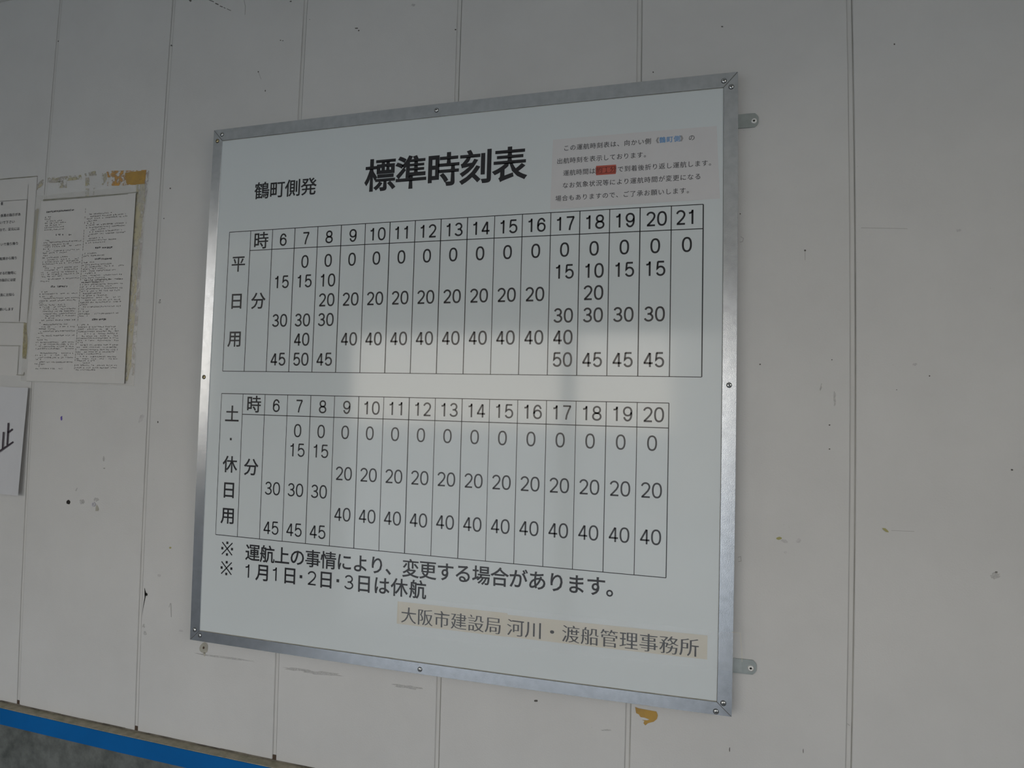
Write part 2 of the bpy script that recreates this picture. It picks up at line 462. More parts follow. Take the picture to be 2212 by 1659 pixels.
# ------------------------------------------------------------------ the timetable board
board = empty('timetable_board', tuple(warp([(0, 0, BZ)])[0]),
              'large white ferry timetable board in an aluminium frame, fixed to the panelled wall', 'sign')
BW, BH = 1089.5, 1100.0
def gridplate(x0, x1, z0, z1, y0, y1, nx=12, nz=12):
    """front face subdivided, with sides"""
    v = []; f = []
    for j in range(nz+1):
        for i in range(nx+1):
            v.append(bd(x0+(x1-x0)*i/nx, z0+(z1-z0)*j/nz, y0))
    for j in range(nz):
        for i in range(nx):
            a = j*(nx+1)+i; f.append((a, a+1, a+nx+2, a+nx+1))
    n = len(v); c = [bd(x0, z0, y1), bd(x1, z0, y1), bd(x1, z1, y1), bd(x0, z1, y1)]
    v += c; k = [0, nx, (nz+1)*(nx+1)-1, nz*(nx+1)]
    e0 = [list(range(0, nx+1)), [i*(nx+1)+nx for i in range(nz+1)], [nz*(nx+1)+i for i in range(nx, -1, -1)], [i*(nx+1) for i in range(nz, -1, -1)]]
    for s_ in range(4):
        f.append(tuple(reversed(e0[s_]))+(n+s_, n+(s_+1) % 4))
    f.append((n+3, n+2, n+1, n))
    return v, f
v, f = gridplate(6, BW-6, 6, BH-6, -D, -0.006)
link('panel', v, f, M['face'], board)
# frame: four mitred rails, front flange standing 1.2 mm proud of the face and a lip closing the sides
IN = (24.2, BW-24.2, 21.8, BH-26.2)         # clear opening
def rail(p0, p1, q1, q0, n=14):
    """outer edge p0-p1, inner edge q0-q1 (board mm); mitre gaps of 0.3 mm"""
    sec = []
    for i in range(n+1):
        t = i/n
        o_ = (p0[0]+(p1[0]-p0[0])*t, p0[1]+(p1[1]-p0[1])*t); i_ = (q0[0]+(q1[0]-q0[0])*t, q0[1]+(q1[1]-q0[1])*t)
        dx, dz = i_[0]-o_[0], i_[1]-o_[1]; L = math.hypot(dx, dz); dx /= L; dz /= L
        e_ = 0.9
        sec.append([bd(o_[0], o_[1], -0.002), bd(o_[0], o_[1], -D-.0012+.0008), bd(o_[0]+dx*e_, o_[1]+dz*e_, -D-.0016),
                    bd(i_[0]-dx*.5, i_[1]-dz*.5, -D-.0016), bd(i_[0], i_[1], -D-.0012), bd(i_[0], i_[1], -0.010)])
    v = [p for s_ in sec for p in s_]; m = 6; f = []
    for k in range(n):
        for i in range(m):
            j = (i+1) % m
            f.append((k*m+i, (k+1)*m+i, (k+1)*m+j, k*m+j))
    f += [tuple(range(m)), tuple(n*m+i for i in range(m-1, -1, -1))]
    return v, f
O = [(0, 0), (BW, 0), (BW, BH), (0, BH)]
I = [(IN[0], IN[2]), (IN[1], IN[2]), (IN[1], IN[3]), (IN[0], IN[3])]
gp = 0.35
for k, (du, dv) in enumerate([(1, 0), (0, 1), (-1, 0), (0, -1)]):
    a, b = O[k], O[(k+1) % 4]; c, d_ = I[(k+1) % 4], I[k]
    sh = lambda p, s_: (p[0]+du*gp*s_, p[1]+dv*gp*s_)
    v, f = rail(sh(a, 1), sh(b, -1), sh(c, -1), sh(d_, 1))
    link('frame_rail', v, f, M['alu'], board)
# dark line along the flange's inner edge
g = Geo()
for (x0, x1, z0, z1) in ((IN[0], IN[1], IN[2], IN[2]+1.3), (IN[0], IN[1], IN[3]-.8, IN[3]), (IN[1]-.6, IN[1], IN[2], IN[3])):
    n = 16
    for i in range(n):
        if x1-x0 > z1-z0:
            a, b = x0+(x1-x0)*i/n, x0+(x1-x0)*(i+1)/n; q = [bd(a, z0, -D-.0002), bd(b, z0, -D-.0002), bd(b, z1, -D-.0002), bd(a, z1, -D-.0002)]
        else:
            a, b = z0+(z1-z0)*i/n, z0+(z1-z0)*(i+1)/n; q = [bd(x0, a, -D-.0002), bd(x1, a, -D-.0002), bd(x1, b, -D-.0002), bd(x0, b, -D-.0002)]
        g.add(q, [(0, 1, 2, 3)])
link('inner_edge_line', g.v, g.f, M['gap'], board)
# dark mitre joints
g = Geo()
for (o_, i_) in zip(O, I):
    dx, dz = i_[0]-o_[0], i_[1]-o_[1]; L = math.hypot(dx, dz); nx_, nz_ = -dz/L*.5, dx/L*.5
    a = (o_[0]+dx*.05, o_[1]+dz*.05)
    g.add([bd(a[0]-nx_, a[1]-nz_, -D-.00175), bd(a[0]+nx_, a[1]+nz_, -D-.00175), bd(i_[0]+nx_, i_[1]+nz_, -D-.00175), bd(i_[0]-nx_, i_[1]-nz_, -D-.00175)], [(0, 1, 2, 3)])
link('mitre_joint', g.v, g.f, M['speck'], board)['kind'] = 'stuff'
# pan-head screws with a cross recess
def dome(rad, h, n=18, rings=5):
    v = []; f = []
    for k in range(rings+1):
        a = k/rings*math.pi/2
        if k == rings: v.append((0, -h, 0)); break
        for i in range(n):
            t = 2*math.pi*i/n; v.append((rad*math.cos(a)**.8*math.cos(t), -h*math.sin(a), rad*math.cos(a)**.8*math.sin(t)))
    for k in range(rings-1):
        for i in range(n):
            j = (i+1) % n; f.append((k*n+i, k*n+j, (k+1)*n+j, (k+1)*n+i))
    for i in range(n): f.append(((rings-1)*n+i, (rings-1)*n+(i+1) % n, rings*n))
    return v, f
def lmesh(name, v, f, m, smooth=True):
    me = bpy.data.meshes.new(name); me.from_pydata(v, [], f); me.materials.append(m)
    if smooth:
        for p in me.polygons: p.use_smooth = True
    me.update(); return me
dv, df_ = dome(.0041, .0024)
ME_S = lmesh('screw', dv, df_, M['screw']); ME_B = lmesh('screw_brass', dv, df_, M['brass'])
g = Geo()
for a in (0, 1):
    for sgn in (1,):
        L, W_ = .0023, .00045
        x, z = (L, W_) if a == 0 else (W_, L)
        g.box(-x, x, -.00262, -.0018, -z, z)
for i in range(20):
    a, b = 2*math.pi*i/20, 2*math.pi*(i+1)/20
    g.add([(q*math.cos(t), -.0002, q*math.sin(t)) for q, t in ((.0038, a), (.0047, a), (.0047, b), (.0038, b))], [(0, 1, 2, 3)])  # dark ring painted in for the shade around the head
ME_C = lmesh('cross_recess_and_rim_shade', g.v, g.f, M['slot_and_shade'], False)
SCREWS = [((479.5, 290.5), 0), ((469.5, 304.5), 1), ((943, 238), 0), ((1563.8, 174.7), 0), ((1579.7, 187.5), 0), ((1575, 832), 0),
          ((440.5, 814.5), 1), ((420.5, 1360.5), 0), ((431.8, 1372.5), 0), ((907, 1446), 0), ((1562.3, 1519), 0), ((1546.5, 1537), 0)]
rr = random.Random(8)
for (p, br) in SCREWS:
    w_ = warp(px([p], -D-.0016))[0]
    s_ = bpy.data.objects.new('screw', ME_B if br else ME_S); COL.objects.link(s_)
    s_.location = w_; s_.rotation_euler = (0, rr.uniform(0, 1.5), 0); attach(s_, board)
    if br: s_['label'] = 'tarnished brass coloured screw'
    c_ = bpy.data.objects.new('cross_recess_and_rim_shade', ME_C); COL.objects.link(c_); c_.parent = s_
# mounting lugs at the right, each with its fastener
def lug(pts_right, z0, z1):
    x0, x1 = 0.515, pts_right
    r_ = 0.006
    poly = [(x0, z0), (x1-r_, z0), (x1-.0015, z0+r_*.75), (x1, z0+r_*1.3), (x1, z1-r_*1.3), (x1-.0015, z1-r_*.75), (x1-r_, z1), (x0, z1)]
    v, f = slab([(x, -.0030, z) for x, z in poly], .0028)
    return link('mounting_lug', v, f, M['zinc'], board)
g = Geo()
def disc(rad, y, n=20, inner=0):
    return [(rad*math.cos(2*math.pi*i/n), y, rad*math.sin(2*math.pi*i/n)) for i in range(n)]
def ringmesh(profile, n=20):
    v = []; f = []
    for rad, y in profile: v += disc(rad, y, n)
    for k in range(len(profile)-1):
        for i in range(n):
            j = (i+1) % n; f.append((k*n+i, k*n+j, (k+1)*n+j, (k+1)*n+i))
    return v, f
v, f = ringmesh([(.0052, 0), (.0050, -.0012), (.0036, -.0024), (.0021, -.0026), (.0017, -.0012), (.0017, -.0002)])
ME_R = lmesh('washer', v, f, M['rivet'])
v, f = ringmesh([(.0018, -.0006), (.00001, -.0006)], 12)
ME_H = lmesh('pin_hole', v, f, M['hole'])
for (rx, z0, z1, pp) in ((0.5805, 0.4607, 0.4858, (1628.5, 261.5)), (0.5845, -0.4858, -0.4615, (1621.5, 1443.5))):
    l_ = lug(rx, z0, z1)
    w_ = warp(px([pp], -.003))[0]
    a_ = bpy.data.objects.new('washer', ME_R); COL.objects.link(a_); a_.location = w_; attach(a_, l_)
    b_ = bpy.data.objects.new('pin_hole', ME_H); COL.objects.link(b_); b_.location = w_; attach(b_, l_)

# ---- printed lettering on the board
K_MED = glyphs('鶴町側発平日用時分土休運航上の事情により、変更する場合があります。１２３月日はは休航', 0.014)
K_BOLD = glyphs('標準時刻表', 0.026)
G1 = Geo(); chars(G1, K_BOLD, run('標準時刻表', 408.6, 966.5, 67.5), 69)
link('title_lettering', G1.v, G1.f, M['ink'], board)
G1 = Geo(); chars(G1, K_MED, run('鶴町側発', 132.0, 955.0, 37.9), 38.5)
link('direction_lettering', G1.v, G1.f, M['ink'], board)
P_ = 54.26; XL = 55.1
def ruled(G, lines, t):
    """printed rules, cut in short pieces"""
    for (a, b, c, d2, w) in lines:
        n = 12
        w_ = w
        if a == c:
            for i in range(n):
                z0, z1 = b+(d2-b)*i/n, b+(d2-b)*(i+1)/n
                put(G, [(a-w_/2, z0), (a+w_/2, z0), (a+w_/2, z1), (a-w_/2, z1)], [(0, 1, 2, 3)], YI+.00005)
        else:
            for i in range(n):
                x0, x1 = a+(c-a)*i/n, a+(c-a)*(i+1)/n
                y0, y1 = b+(d2-b)*i/n, b+(d2-b)*(i+1)/n
                put(G, [(x0, y0-w_/2), (x1, y1-w_/2), (x1, y1+w_/2), (x0, y0+w_/2)], [(0, 1, 2, 3)], YI+.00005)
def table(name, z_top, z_head, z_bot, ncol, widths):
    x1 = XL+P_*ncol
    L = [(XL, z_top[0], x1, z_top[1], 1.5), (XL+P_, z_head[0], x1, z_head[1], 1.6), (XL, z_bot[0], x1, z_bot[1], 1.4)]
    for i in range(ncol+1):
        x = XL+P_*i; t = i/ncol
        L.append((x, z_bot[0]+(z_bot[1]-z_bot[0])*t, x, z_top[0]+(z_top[1]-z_top[0])*t, widths[i % len(widths)]))
    G = Geo(); ruled(G, L, 1.3)
    return link(name, G.v, G.f, M['ink'], board)
table('weekday_grid', (869.3, 867.2), (826.8, 824.2), (570.4, 566.2), 18, [1.4, 1.5, 1.5, 1.7, 1.6, 1.9, 1.6, 2.0, 1.7, 1.9, 1.8])
table('holiday_grid', (522.9, 520.6), (480.2, 477.5), (226.2, 221.0), 17, [1.1, 1.3, 1.3, 1.2, 1.5, 1.3, 1.6, 1.3, 1.8, 1.3, 1.6])
cx_ = lambda h: XL+P_*(h-6+2.5)
WD = {6: '15 30 45', 7: '0 15 30 40 50', 8: '0 10 20 30 45', 17: '0 15 30 40 50', 18: '0 10 20 30 45', 19: '0 15 30 45', 20: '0 15 30 45', 21: '0'}
for h in range(9, 17): WD[h] = '0 20 40'
ZR = {'0': 797.4, '10': 756.8, '15': 756.8, '20': 716.7, '30': 676.3, '40': 636.6, '45': 595.8, '50': 595.8}
def numpart(name, s_, x, z, **k):
    G = Geo(); number(G, s_, x, z, **k); link(name, G.v, G.f, M['ink'], board)
def charpart(ch, x, z, em):
    G = Geo(); chars(G, K_MED, [(ch, x, z)], em); link('heading_character', G.v, G.f, M['ink'], board)
for h, s_ in WD.items():
    numpart('hour_number', str(h), cx_(h)+(1.5 if h == 20 else -1.2 if h == 21 else 0), 845.9, h=26.5, t=3.3)
    for m_ in s_.split(): numpart('minute_number', m_, cx_(h), ZR[m_])
charpart('時', 136.0, 847.2, 38)
for it in [('平', 82, 800.0), ('日', 82, 720.0), ('用', 82, 639.5), ('分', 136.3, 719.0)]: charpart(*it, 37)
HD = {6: '30 45', 7: '0 15 30 45', 8: '0 15 30 45'}
for h in range(9, 21): HD[h] = '0 20 40'
ZR = {'0': 450.4, '15': 411.0, '20': 369.0, '30': 330.4, '40': 288.7, '45': 250.3}
for h, s_ in HD.items():
    numpart('hour_number', str(h), cx_(h)+1.0, 500.0, h=26.5, t=3.1)
    for m_ in s_.split(): numpart('minute_number', m_, cx_(h)-.5, ZR[m_], t=2.95)
charpart('時', 137.0, 502.0, 37)
for it in [('土', 84, 480.5), ('休', 84, 375.0), ('日', 84, 321.6), ('用', 84, 268.2), ('分', 136.6, 371.8)]: charpart(*it, 37)
G2 = Geo(); put(G2, [(81.2, 425), (85.8, 425), (85.8, 430), (81.2, 430)], [(0, 1, 2, 3)], YI)
link('heading_dot', G2.v, G2.f, M['ink'], board)
def refmark(G, cx, cz, s_=25.5):
    a = s_/2
    v, f = strokes([[(cx-a, cz-a), (cx+a, cz+a)], [(cx-a, cz+a), (cx+a, cz-a)]], 2.5); put(G, v, f, YI)
    for dx, dz in ((0, .95), (0, -.95), (.95, 0), (-.95, 0)):
        x, z = cx+dx*a, cz+dz*a; q = 2.6
        put(G, [(x-q, z-q), (x+q, z-q), (x+q, z+q), (x-q, z+q)], [(0, 1, 2, 3)], YI)
G1 = Geo()
refmark(G1, 85.4, 199.2); refmark(G1, 85.5, 158.9)
chars(G1, K_MED, run('運航上の事情により、変更する場合があります。', 148.3, 196.4, 35.45), 36.5)
L2 = [('月', 174.8), ('日', 238.6), ('日', 321.5), ('日', 405.3), ('は', 443.0), ('休', 480.5), ('航', 518.8)]
chars(G1, K_MED, [(c, x, 158.2) for c, x in L2], 36.5)
for ch, x in (('1', 139.5), ('1', 205.5), ('2', 289.5), ('3', 372.5)):
    number(G1, ch, x, 157.8, h=28, gw=20.5, t=3.1)
for x in (264.5, 348.0):
    put(G1, [(x-3, 155.3), (x+3, 155.3), (x+3, 161.3), (x-3, 161.3)], [(0, 1, 2, 3)], YI)
link('footnote_lettering', G1.v, G1.f, M['ink'], board)

# ---- yellowed name labels under clear tape
SER = glyphs('大阪市建設局河川・渡船管理事務所', dx=0.009, dy=-0.013)
def quad_label(name, corners, m, y, parent, t=.0002, n=8):
    c = px(corners, y)                       # tl, tr, br, bl
    v = []; f = []
    for i in range(n+1):
        s_ = i/n; v += [tuple(c[0]+(c[1]-c[0])*s_), tuple(c[3]+(c[2]-c[3])*s_)]
        if i: f.append((2*i-2, 2*i-1, 2*i+1, 2*i))
    return link(name, v, f, m, parent)
def cr(s_, ox, oy, pts): return [(ox+a/s_, oy+b/s_) for a, b in pts]
lb = quad_label('name_label', cr(3.115, 850, 1200, [(28, 308), (768, 388), (762, 548), (22, 458)]), M['label_paper'], -D-.0004, board)
G1 = Geo(); chars(G1, SER, run('大阪市建設局', 502.0, 107.5, 33.7), 33.5, yy=-D-.0007)
link('lettering', G1.v, G1.f, M['ink'], lb)
lb = quad_label('name_label', cr(3.115, 850, 1200, [(768, 398), (2113, 538), (2110, 700), (764, 546)]), M['label_paper'], -D-.00055, board)
G1 = Geo(); chars(G1, SER, run('河川・渡船管理事務所', 712.8, 107.8, 33.95), 33.5, yy=-D-.0009)
link('lettering', G1.v, G1.f, M['ink'], lb)
tp = quad_label('clear_tape', [(862, 1288), (1600, 1368), (1603, 1452), (862, 1372)], M['tape'], -D-.0021, board)

v, f = strokes([[(1581, 1365.5), (1599, 1368), (1602, 1402), (1603, 1430)]], 0.9)
link('tape_edge', px([tuple(p) for p in v], -D-.0023), f, M['label_paper'], tp)
# ---- notice sticker at the top right
ns = quad_label('notice_sticker', cr(4.174, 1150, 230, [(185, 300), (1662, 175), (1692, 830), (160, 930)]), M['notice'], -D-.00035, board)
t1 = 'この運航時刻表は、向かい側《鶴町側》の出を示しておりま。間で到着後折返気象状況等によが変更なる場合もあので、ご了承願い約分１'
K_REG = glyphs(t1+'す航ま', 0.003)
YN = -D-.00065
G1 = Geo(); EM = 11.6
L = run('この運航時刻表は、向かい側', 787.1, 987.8, 12.37)+[('《', 949.5, 988), ('》', 997, 988), ('の', 1011.5, 988)]
L += run('出航時刻を表示しております。', 775.3, 963.8, 12.2)
L += run('運航時間は', 787.6, 940.6, 12.1)+run('で到着後折り返し運航します。', 887.3, 940.4, 12.22)
L += run('なお気象状況等により運航時間が変更になる', 786.6, 917.3, 12.4)
L += run('場合もありますので、ご了承お願いします。', 774.0, 893.6, 12.37)
chars(G1, K_REG, L, EM, yy=YN)
link('notice_lettering', G1.v, G1.f, M['notice_ink'], ns)
G1 = Geo(); chars(G1, glyphs('鶴町側', 0.022), [('鶴', 961, 988.2), ('町', 973.6, 988.2), ('側', 986.3, 988.2)], EM, yy=YN)
link('blue_lettering', G1.v, G1.f, M['blue_ink'], ns)
hl = quad_label('red_highlight', cr(4.174, 1150, 230, [(574, 536), (755, 524), (752, 608), (574, 621)]), M['red'], -D-.0005, ns)
G1 = Geo(); chars(G1, glyphs('約分', dx=0.01, dy=-0.008), [('約', 849.3, 941.2), ('分', 873.8, 941.2)], 11.6, yy=YN-.0002)
v, f = strokes([[(860.2, 944.0), (861.8, 945.2), (861.8, 937.0)], [(859.8, 937.0), (863.8, 937.0)]], 0.9); put(G1, v, f, YN-.0002)
link('dark_red_lettering', G1.v, G1.f, M['red_ink'], ns)
v, f = strokes([[(842.6, 945.9), (879.2, 945.9), (879.2, 935.0), (842.6, 935.0), (842.6, 945.9)]], 0.7)
G1 = Geo(); put(G1, v, f, YN-.0003); link('red_outline', G1.v, G1.f, M['red_ink'], ns)

# ------------------------------------------------------------------ wall marks (dirt, chips, old adhesive and a painted shadow line)
def blob(cx, cy, rx, ry, ang=0, n=14, rag=0.18, seed=0, y=-.0003):
    q = random.Random(seed*77+int(cx*13+cy)); pts = []
    for i in range(n):
        t = 2*math.pi*i/n; k = 1+q.uniform(-rag, rag)
        a, b = rx*k*math.cos(t), ry*k*math.sin(t); c, s_ = math.cos(ang), math.sin(ang)
        pts.append((cx+a*c-b*s_, cy-(a*s_+b*c)))
    return px(pts, y)
LAY = [0]
def flat(name, polys, m, parent=wall):
    G = Geo(); LAY[0] += 1
    for i, p in enumerate(polys):
        p = np.array(p); p[:, 1] -= .00003*LAY[0]
        G.add(p, [tuple(range(len(p)))])
    return link(name, G.v, G.f, m, parent)
specks = [(368, 407, 1.7, 1.7), (558, 155, 1.6, 1.6), (628, 3, 2.5, 1.5), (775, 66, 1.8, 1.6), (770, 61, 4, 1.2), (984, 64, 2, 1.6), (1560, 57.5, 2.4, 1.6),
          (1411, 156, 1.6, 1.8), (1739, 541, 2.3, 1.8), (1599, 462, 1.4, 1.6), (1932, 95.5, 2, 1.8), (1792, 918, 2, 1.6), (1792, 970, 2, 1.3),
          (2008, 812, 1.6, 1.6), (2186, 1015, 2.6, 2), (2152, 1236, 3, 2), (1158, 1514, 4, 2.4), (341, 911.5, 1.4, 2.2), (370, 98, 1.6, 1.6), (126, 89, 1.4, 1.4),
          (178, 1085.5, 1.5, 2.2), (1642, 787, 2, 1.5), (1797, 777, 1.6, 1.2), (1735, 1622, 0.8, 5), (1576, 1619, 1.1, 5.5), (573, 196, 1.2, 2),
          (669, 42, .8, .8), (611, 88, 1.5, 1), (606, 87, 1.5, 1), (354, 472, 1.2, 1.2), (346, 648, 1.5, 1.5), (1937, 842, 1, 1), (1297, 272, 0.1, 0.1)]
flat('dark_speck', [blob(a, b, c, d2, n=8) for a, b, c, d2 in specks], M['speck'])['kind'] = 'stuff'
q = random.Random(5)
fine = []
for i in range(170):
    a, b = q.uniform(0, 2200), q.uniform(0, 1640)
    if 400 < a < 1605 and 150+(1600-a)*.1 < b < 1560: continue
    if a < 330 and 360 < b < 1080: continue
    if b > 1500+a*.23: continue
    fine.append(blob(a, b, q.uniform(.5, 1.1), q.uniform(.5, 1.1), n=6, seed=i))
flat('fine_speck', fine, M['fine'])['kind'] = 'stuff'
faints = [(305, 904, 4.2, 10.5, -.45, 1), (2071, 497.5, 6, 3, .1, 1), (1976, 787, 5, 3, 0, 1), (1694, 1168.5, 8, 3.4, -.25, 1), (1725, 1168, 5.5, 4, .3, 1), (1696.5, 1193, 3.6, 2.8, 0, 1),
          (2151, 1244, 10, 7, .2, 0), (892.5, 11, 4, 2.4, 0, 0), (344, 1243.5, 4, 3, 0, 1), (310, 1352, 3, 4, 0, 0), (313, 1368, 3, 4, 0, 0), (391.5, 1363, 4.5, 2.6, 0, 1),
          (224, 991, 1.8, 5, 0, 0), (225.5, 1011.5, 2.4, 1.4, 0, 0), (177.5, 1084, 5, 5, 0, 0), (208, 1079, 5.5, 4, -.3, 0), (368, 407, .1, .1, 0, 0), (165, 1058, 1.2, 4, -.4, 0),
          (2150, 97, .1, .1, 0, 0), (640, 1446, 28, 3.2, -.12, 0), (700, 1455, 40, 4, -.1, 0), (490, 1421, 60, 2.2, -.13, 0), (880, 1484, 32, 3.4, -.13, 0), (1310, 1577, 10, 1.5, 0, 0), (300, 500, .1, .1, 0, 0),  # the longest blob is the board's shadow line, painted below it
          (345, 653, 3, 3, 0, 0), (1803, 860, 2, 16, 0, 0), (1773, 840, 1.2, 5, -.3, 0)]
flat('grey_smudge', [blob(a, b, c, d2, g_, n=16, rag=.25) for a, b, c, d2, g_, k in faints if k], mat('grey_smudge_mark', (0.53, 0.52, 0.52), .85, var=.2, vscale=90))['kind'] = 'stuff'
flat('faint_smudge_and_shade', [blob(a, b, c, d2, g_, n=18, rag=.3) for a, b, c, d2, g_, k in faints if not k], M['faint'])['kind'] = 'stuff'
def pxline(pts, w, y=-.0003):
    v, f = strokes([pts], w)
    return px([tuple(p) for p in v], y), f
def lines(name, items, m):
    G = Geo()
    for pts, w in items:
        v, f = pxline(pts, w); G.add(v, f)
    return link(name, G.v, G.f, m, wall)
sc = [([(452, 0), (462, 4)], 1.6), ([(465, 7), (472, 10)], 2.2), ([(475, 13), (481, 15)], 1.8), ([(483, 16), (487, 18)], 1.4), ([(490, 19), (499, 23)], 1.2),
      ([(445, -2), (452, 0)], 1), ([(408, -2), (413, 3)], 4)]
lines('scribble_mark', sc, M['speck'])
sc = [([(527, 0), (530, 14), (529, 32)], 1.2), ([(558, 155), (564, 171)], 1), ([(369, 1303), (370, 1333)], 1.6), ([(368, 1303), (365, 1312)], 1),
      ([(1739, 541), (1739, 562)], 1.0), ([(1600, 511), (1606, 515), (1604, 522), (1598, 523)], 1.2), ([(1594, 1204), (1600, 1202), (1601, 1212), (1595, 1213)], 1.2),
      ([(425, 1411), (440, 1415)], 1.0), ([(1925, 1146), (1975, 1148)], .9), ([(1860, 492), (1960, 494)], 1.0), ([(1775, 828), (1771, 842)], 1.2),  # first stroke belongs to the shadow line painted under the board
      ([(1830, 1563), (1836, 1568)], 1.0), ([(85, 800), (82, 806), (80, 806)], .5)]
lines('hairline_scratch_and_shade', sc, M['grey_ink'] if 0 else mat('scratch_and_shade_grey', (0.36, 0.355, 0.34), .8))['kind'] = 'stuff'
flat('ink_spot', [blob(132.5, 904, 2.0, 4.2, 0, 9), blob(133.5, 900, 1.5, 1.5, 0, 6)], mat('violet_ink', (0.12, 0.08, 0.38), .6))
flat('black_gouge', [blob(316, 1284, 3, 3.4, 0, 9), px([(312, 1269), (316, 1282), (314, 1292), (309, 1315), (307, 1332), (308.5, 1315), (312.5, 1290)], -.0003)], M['hole'])
flat('drill_hole', [blob(148, 1085, 4.2, 4.6, 0, 12)], M['hole'])
flat('paint_chip', [blob(440.5, 1399.5, 9, 12, 0, 14, .12), px([(438, 1410), (444, 1410), (442, 1419)], -.0003)], M['chip'])
flat('chip_hole', [blob(440, 1399, 2.2, 3.4, 0, 9, y=-.0006)], M['hollow_brown'])
flat('paint_chip', [px([(209, 1090), (214, 1100), (212, 1104), (206, 1104), (207, 1096)], -.0003)], M['chip'])
flat('yellow_spot', [blob(368, 1183, 2.6, 2.2, 0, 8), blob(1683, 1162.5, 6, 3.2, .1, 10)], M['olive'])
flat('olive_scrap', [px([(1905, 1140.5), (1912, 1141), (1918, 1146), (1920, 1150), (1914, 1149), (1908, 1144)], -.0008)], M['olive'])
# wall anchor with its ring
w_ = warp(px([(203, 1089.5)], -.0003))[0]
v, f = ringmesh([(.0052, 0), (.0052, -.002), (.0040, -.0028), (.0028, -.002), (.0026, -.0004)])
a_ = bpy.data.objects.new('anchor_sleeve', lmesh('anchor_sleeve', v, f, mat('grey_plastic', (.5, .5, .55), .5))); COL.objects.link(a_); a_.location = w_; attach(a_, wall)
v, f = ringmesh([(.0026, -.0008), (.00001, -.0008)], 12)
b_ = bpy.data.objects.new('anchor_hole', lmesh('anchor_hole', v, f, M['hole'])); COL.objects.link(b_); b_.location = w_; attach(b_, a_)
# adhesive left below the board
flat('tape_residue', [px([(1372, 1527), (1380, 1530), (1418, 1537), (1421, 1545), (1419, 1553), (1412, 1559), (1400, 1562), (1394, 1567), (1390, 1562), (1392, 1557),
     (1386, 1555), (1398, 1556), (1403, 1554), (1392, 1550), (1384, 1549), (1380, 1543), (1374, 1540)], -.0003)], M['residue_brown'])
# adhesive around the printed sheet
cc = lambda pts: px(cr(3.19, 0, 340, pts), -.0003)
flat('tape_residue', [cc([(735, 100), (775, 92), (905, 90), (1010, 86), (1005, 130), (1000, 182), (940, 190), (870, 190), (860, 195), (738, 196), (745, 150)])], M['residue_orange'])
flat('tape_residue', [cc([(862, 108), (912, 100), (960, 94), (1003, 92), (1000, 182), (905, 190), (872, 180)])], M['residue_brown'])
flat('tape_residue', [cc([(328, 140), (450, 130), (560, 120), (566, 150), (480, 160), (400, 175), (330, 175)]), cc([(400, 165), (460, 160), (462, 210), (402, 212)]),
                      cc([(580, 110), (660, 92), (668, 125), (590, 130)]), cc([(590, 140), (616, 138), (618, 195), (588, 198)]), cc([(590, 215), (616, 215), (612, 280), (588, 280)]),
                      cc([(705, 110), (735, 105), (735, 150), (712, 190), (702, 190)]), cc([(645, 210), (655, 210), (650, 260), (643, 260)]),
                      cc([(245, 195), (300, 145), (306, 175), (285, 200), (248, 235)])], M['residue_pale'])
flat('tape_residue', [cc([(942, 190), (1000, 185), (1004, 300), (985, 420), (970, 560), (955, 700), (945, 850), (935, 1050), (915, 1250), (905, 1440), (880, 1540), (848, 1548), (858, 1300),
                          (880, 1050), (900, 800), (920, 550), (935, 350)])], M['residue_olive'])
flat('tape_residue', [cc([(1000, 95), (1028, 90), (1022, 200), (1000, 320), (985, 520), (972, 740), (962, 950), (945, 1200), (930, 1400), (925, 1500), (905, 1505), (918, 1250), (938, 1000),
                          (955, 760), (975, 500), (995, 300)])], M['residue_mauve'])
flat('tape_residue', [cc([(233, 372), (262, 352), (270, 360), (252, 520), (240, 690), (228, 800), (215, 900), (200, 1050), (190, 1110), (195, 900), (200, 780), (212, 560)])], patchy('grey_olive_strip', (.27, .255, .215), (.36, .33, .19), .9, 40, soft=.2, stretch=(1, 1, .3)))
flat('tape_residue', [cc([(165, 1138), (186, 1138), (185, 1180), (192, 1260), (190, 1300), (182, 1390), (155, 1385), (158, 1280)])], patchy('olive_strip', (.43, .385, .22), (.47, .43, .31), .62, 60, soft=.15))
flat('tape_residue', [cc([(190, 862), (202, 858), (206, 880), (203, 905), (190, 905)])], M['residue_orange'])

# ------------------------------------------------------------------ papers on the left
def pixquad(c, y, curl=None, n=10, m_=10):
    c = [np.array(p, float) for p in px(c, y)]; v = []; f = []
    for j in range(m_+1):
        for i in range(n+1):
            s_, t = i/n, j/m_
            p = (c[0]*(1-s_)+c[1]*s_)*(1-t)+(c[3]*(1-s_)+c[2]*s_)*t
            if curl: p = p+np.array([0, curl(s_, t), 0])
            v.append(tuple(p))
    for j in range(m_):
        for i in range(n):
            a = j*(n+1)+i; f.append((a, a+n+1, a+n+2, a+1))
    k = len(v); v += [(p[0], p[1]+.0003, p[2]) for p in v]
    f += [(a+k, d_+k, c_+k, b+k) for a, b, c_, d_ in f[:n*m_]]
    return v, f
VP = (-3784.0, 770.0)
def slope(x, y): return (y-VP[1])/(x-VP[0])
def textpx(G, gl, s_, xend, yend, w, h, y, right=True):
    """a printed line whose last character ends at pixel xend; w, h character size in pixels"""
    n = len(s_); sl = slope(xend, yend)
    for i, ch in enumerate(s_):
        if ch in ' 　': continue
        cxp = xend-w*(n-1-i)-w/2; cyp = yend+(cxp-xend)*sl
        v, f = gl[ch]
        P = [(cxp+(a-.5)*w, cyp+(a-.5)*w*sl-(b-.38)*h) for a, b in v]
        G.add(px(P, y), f)
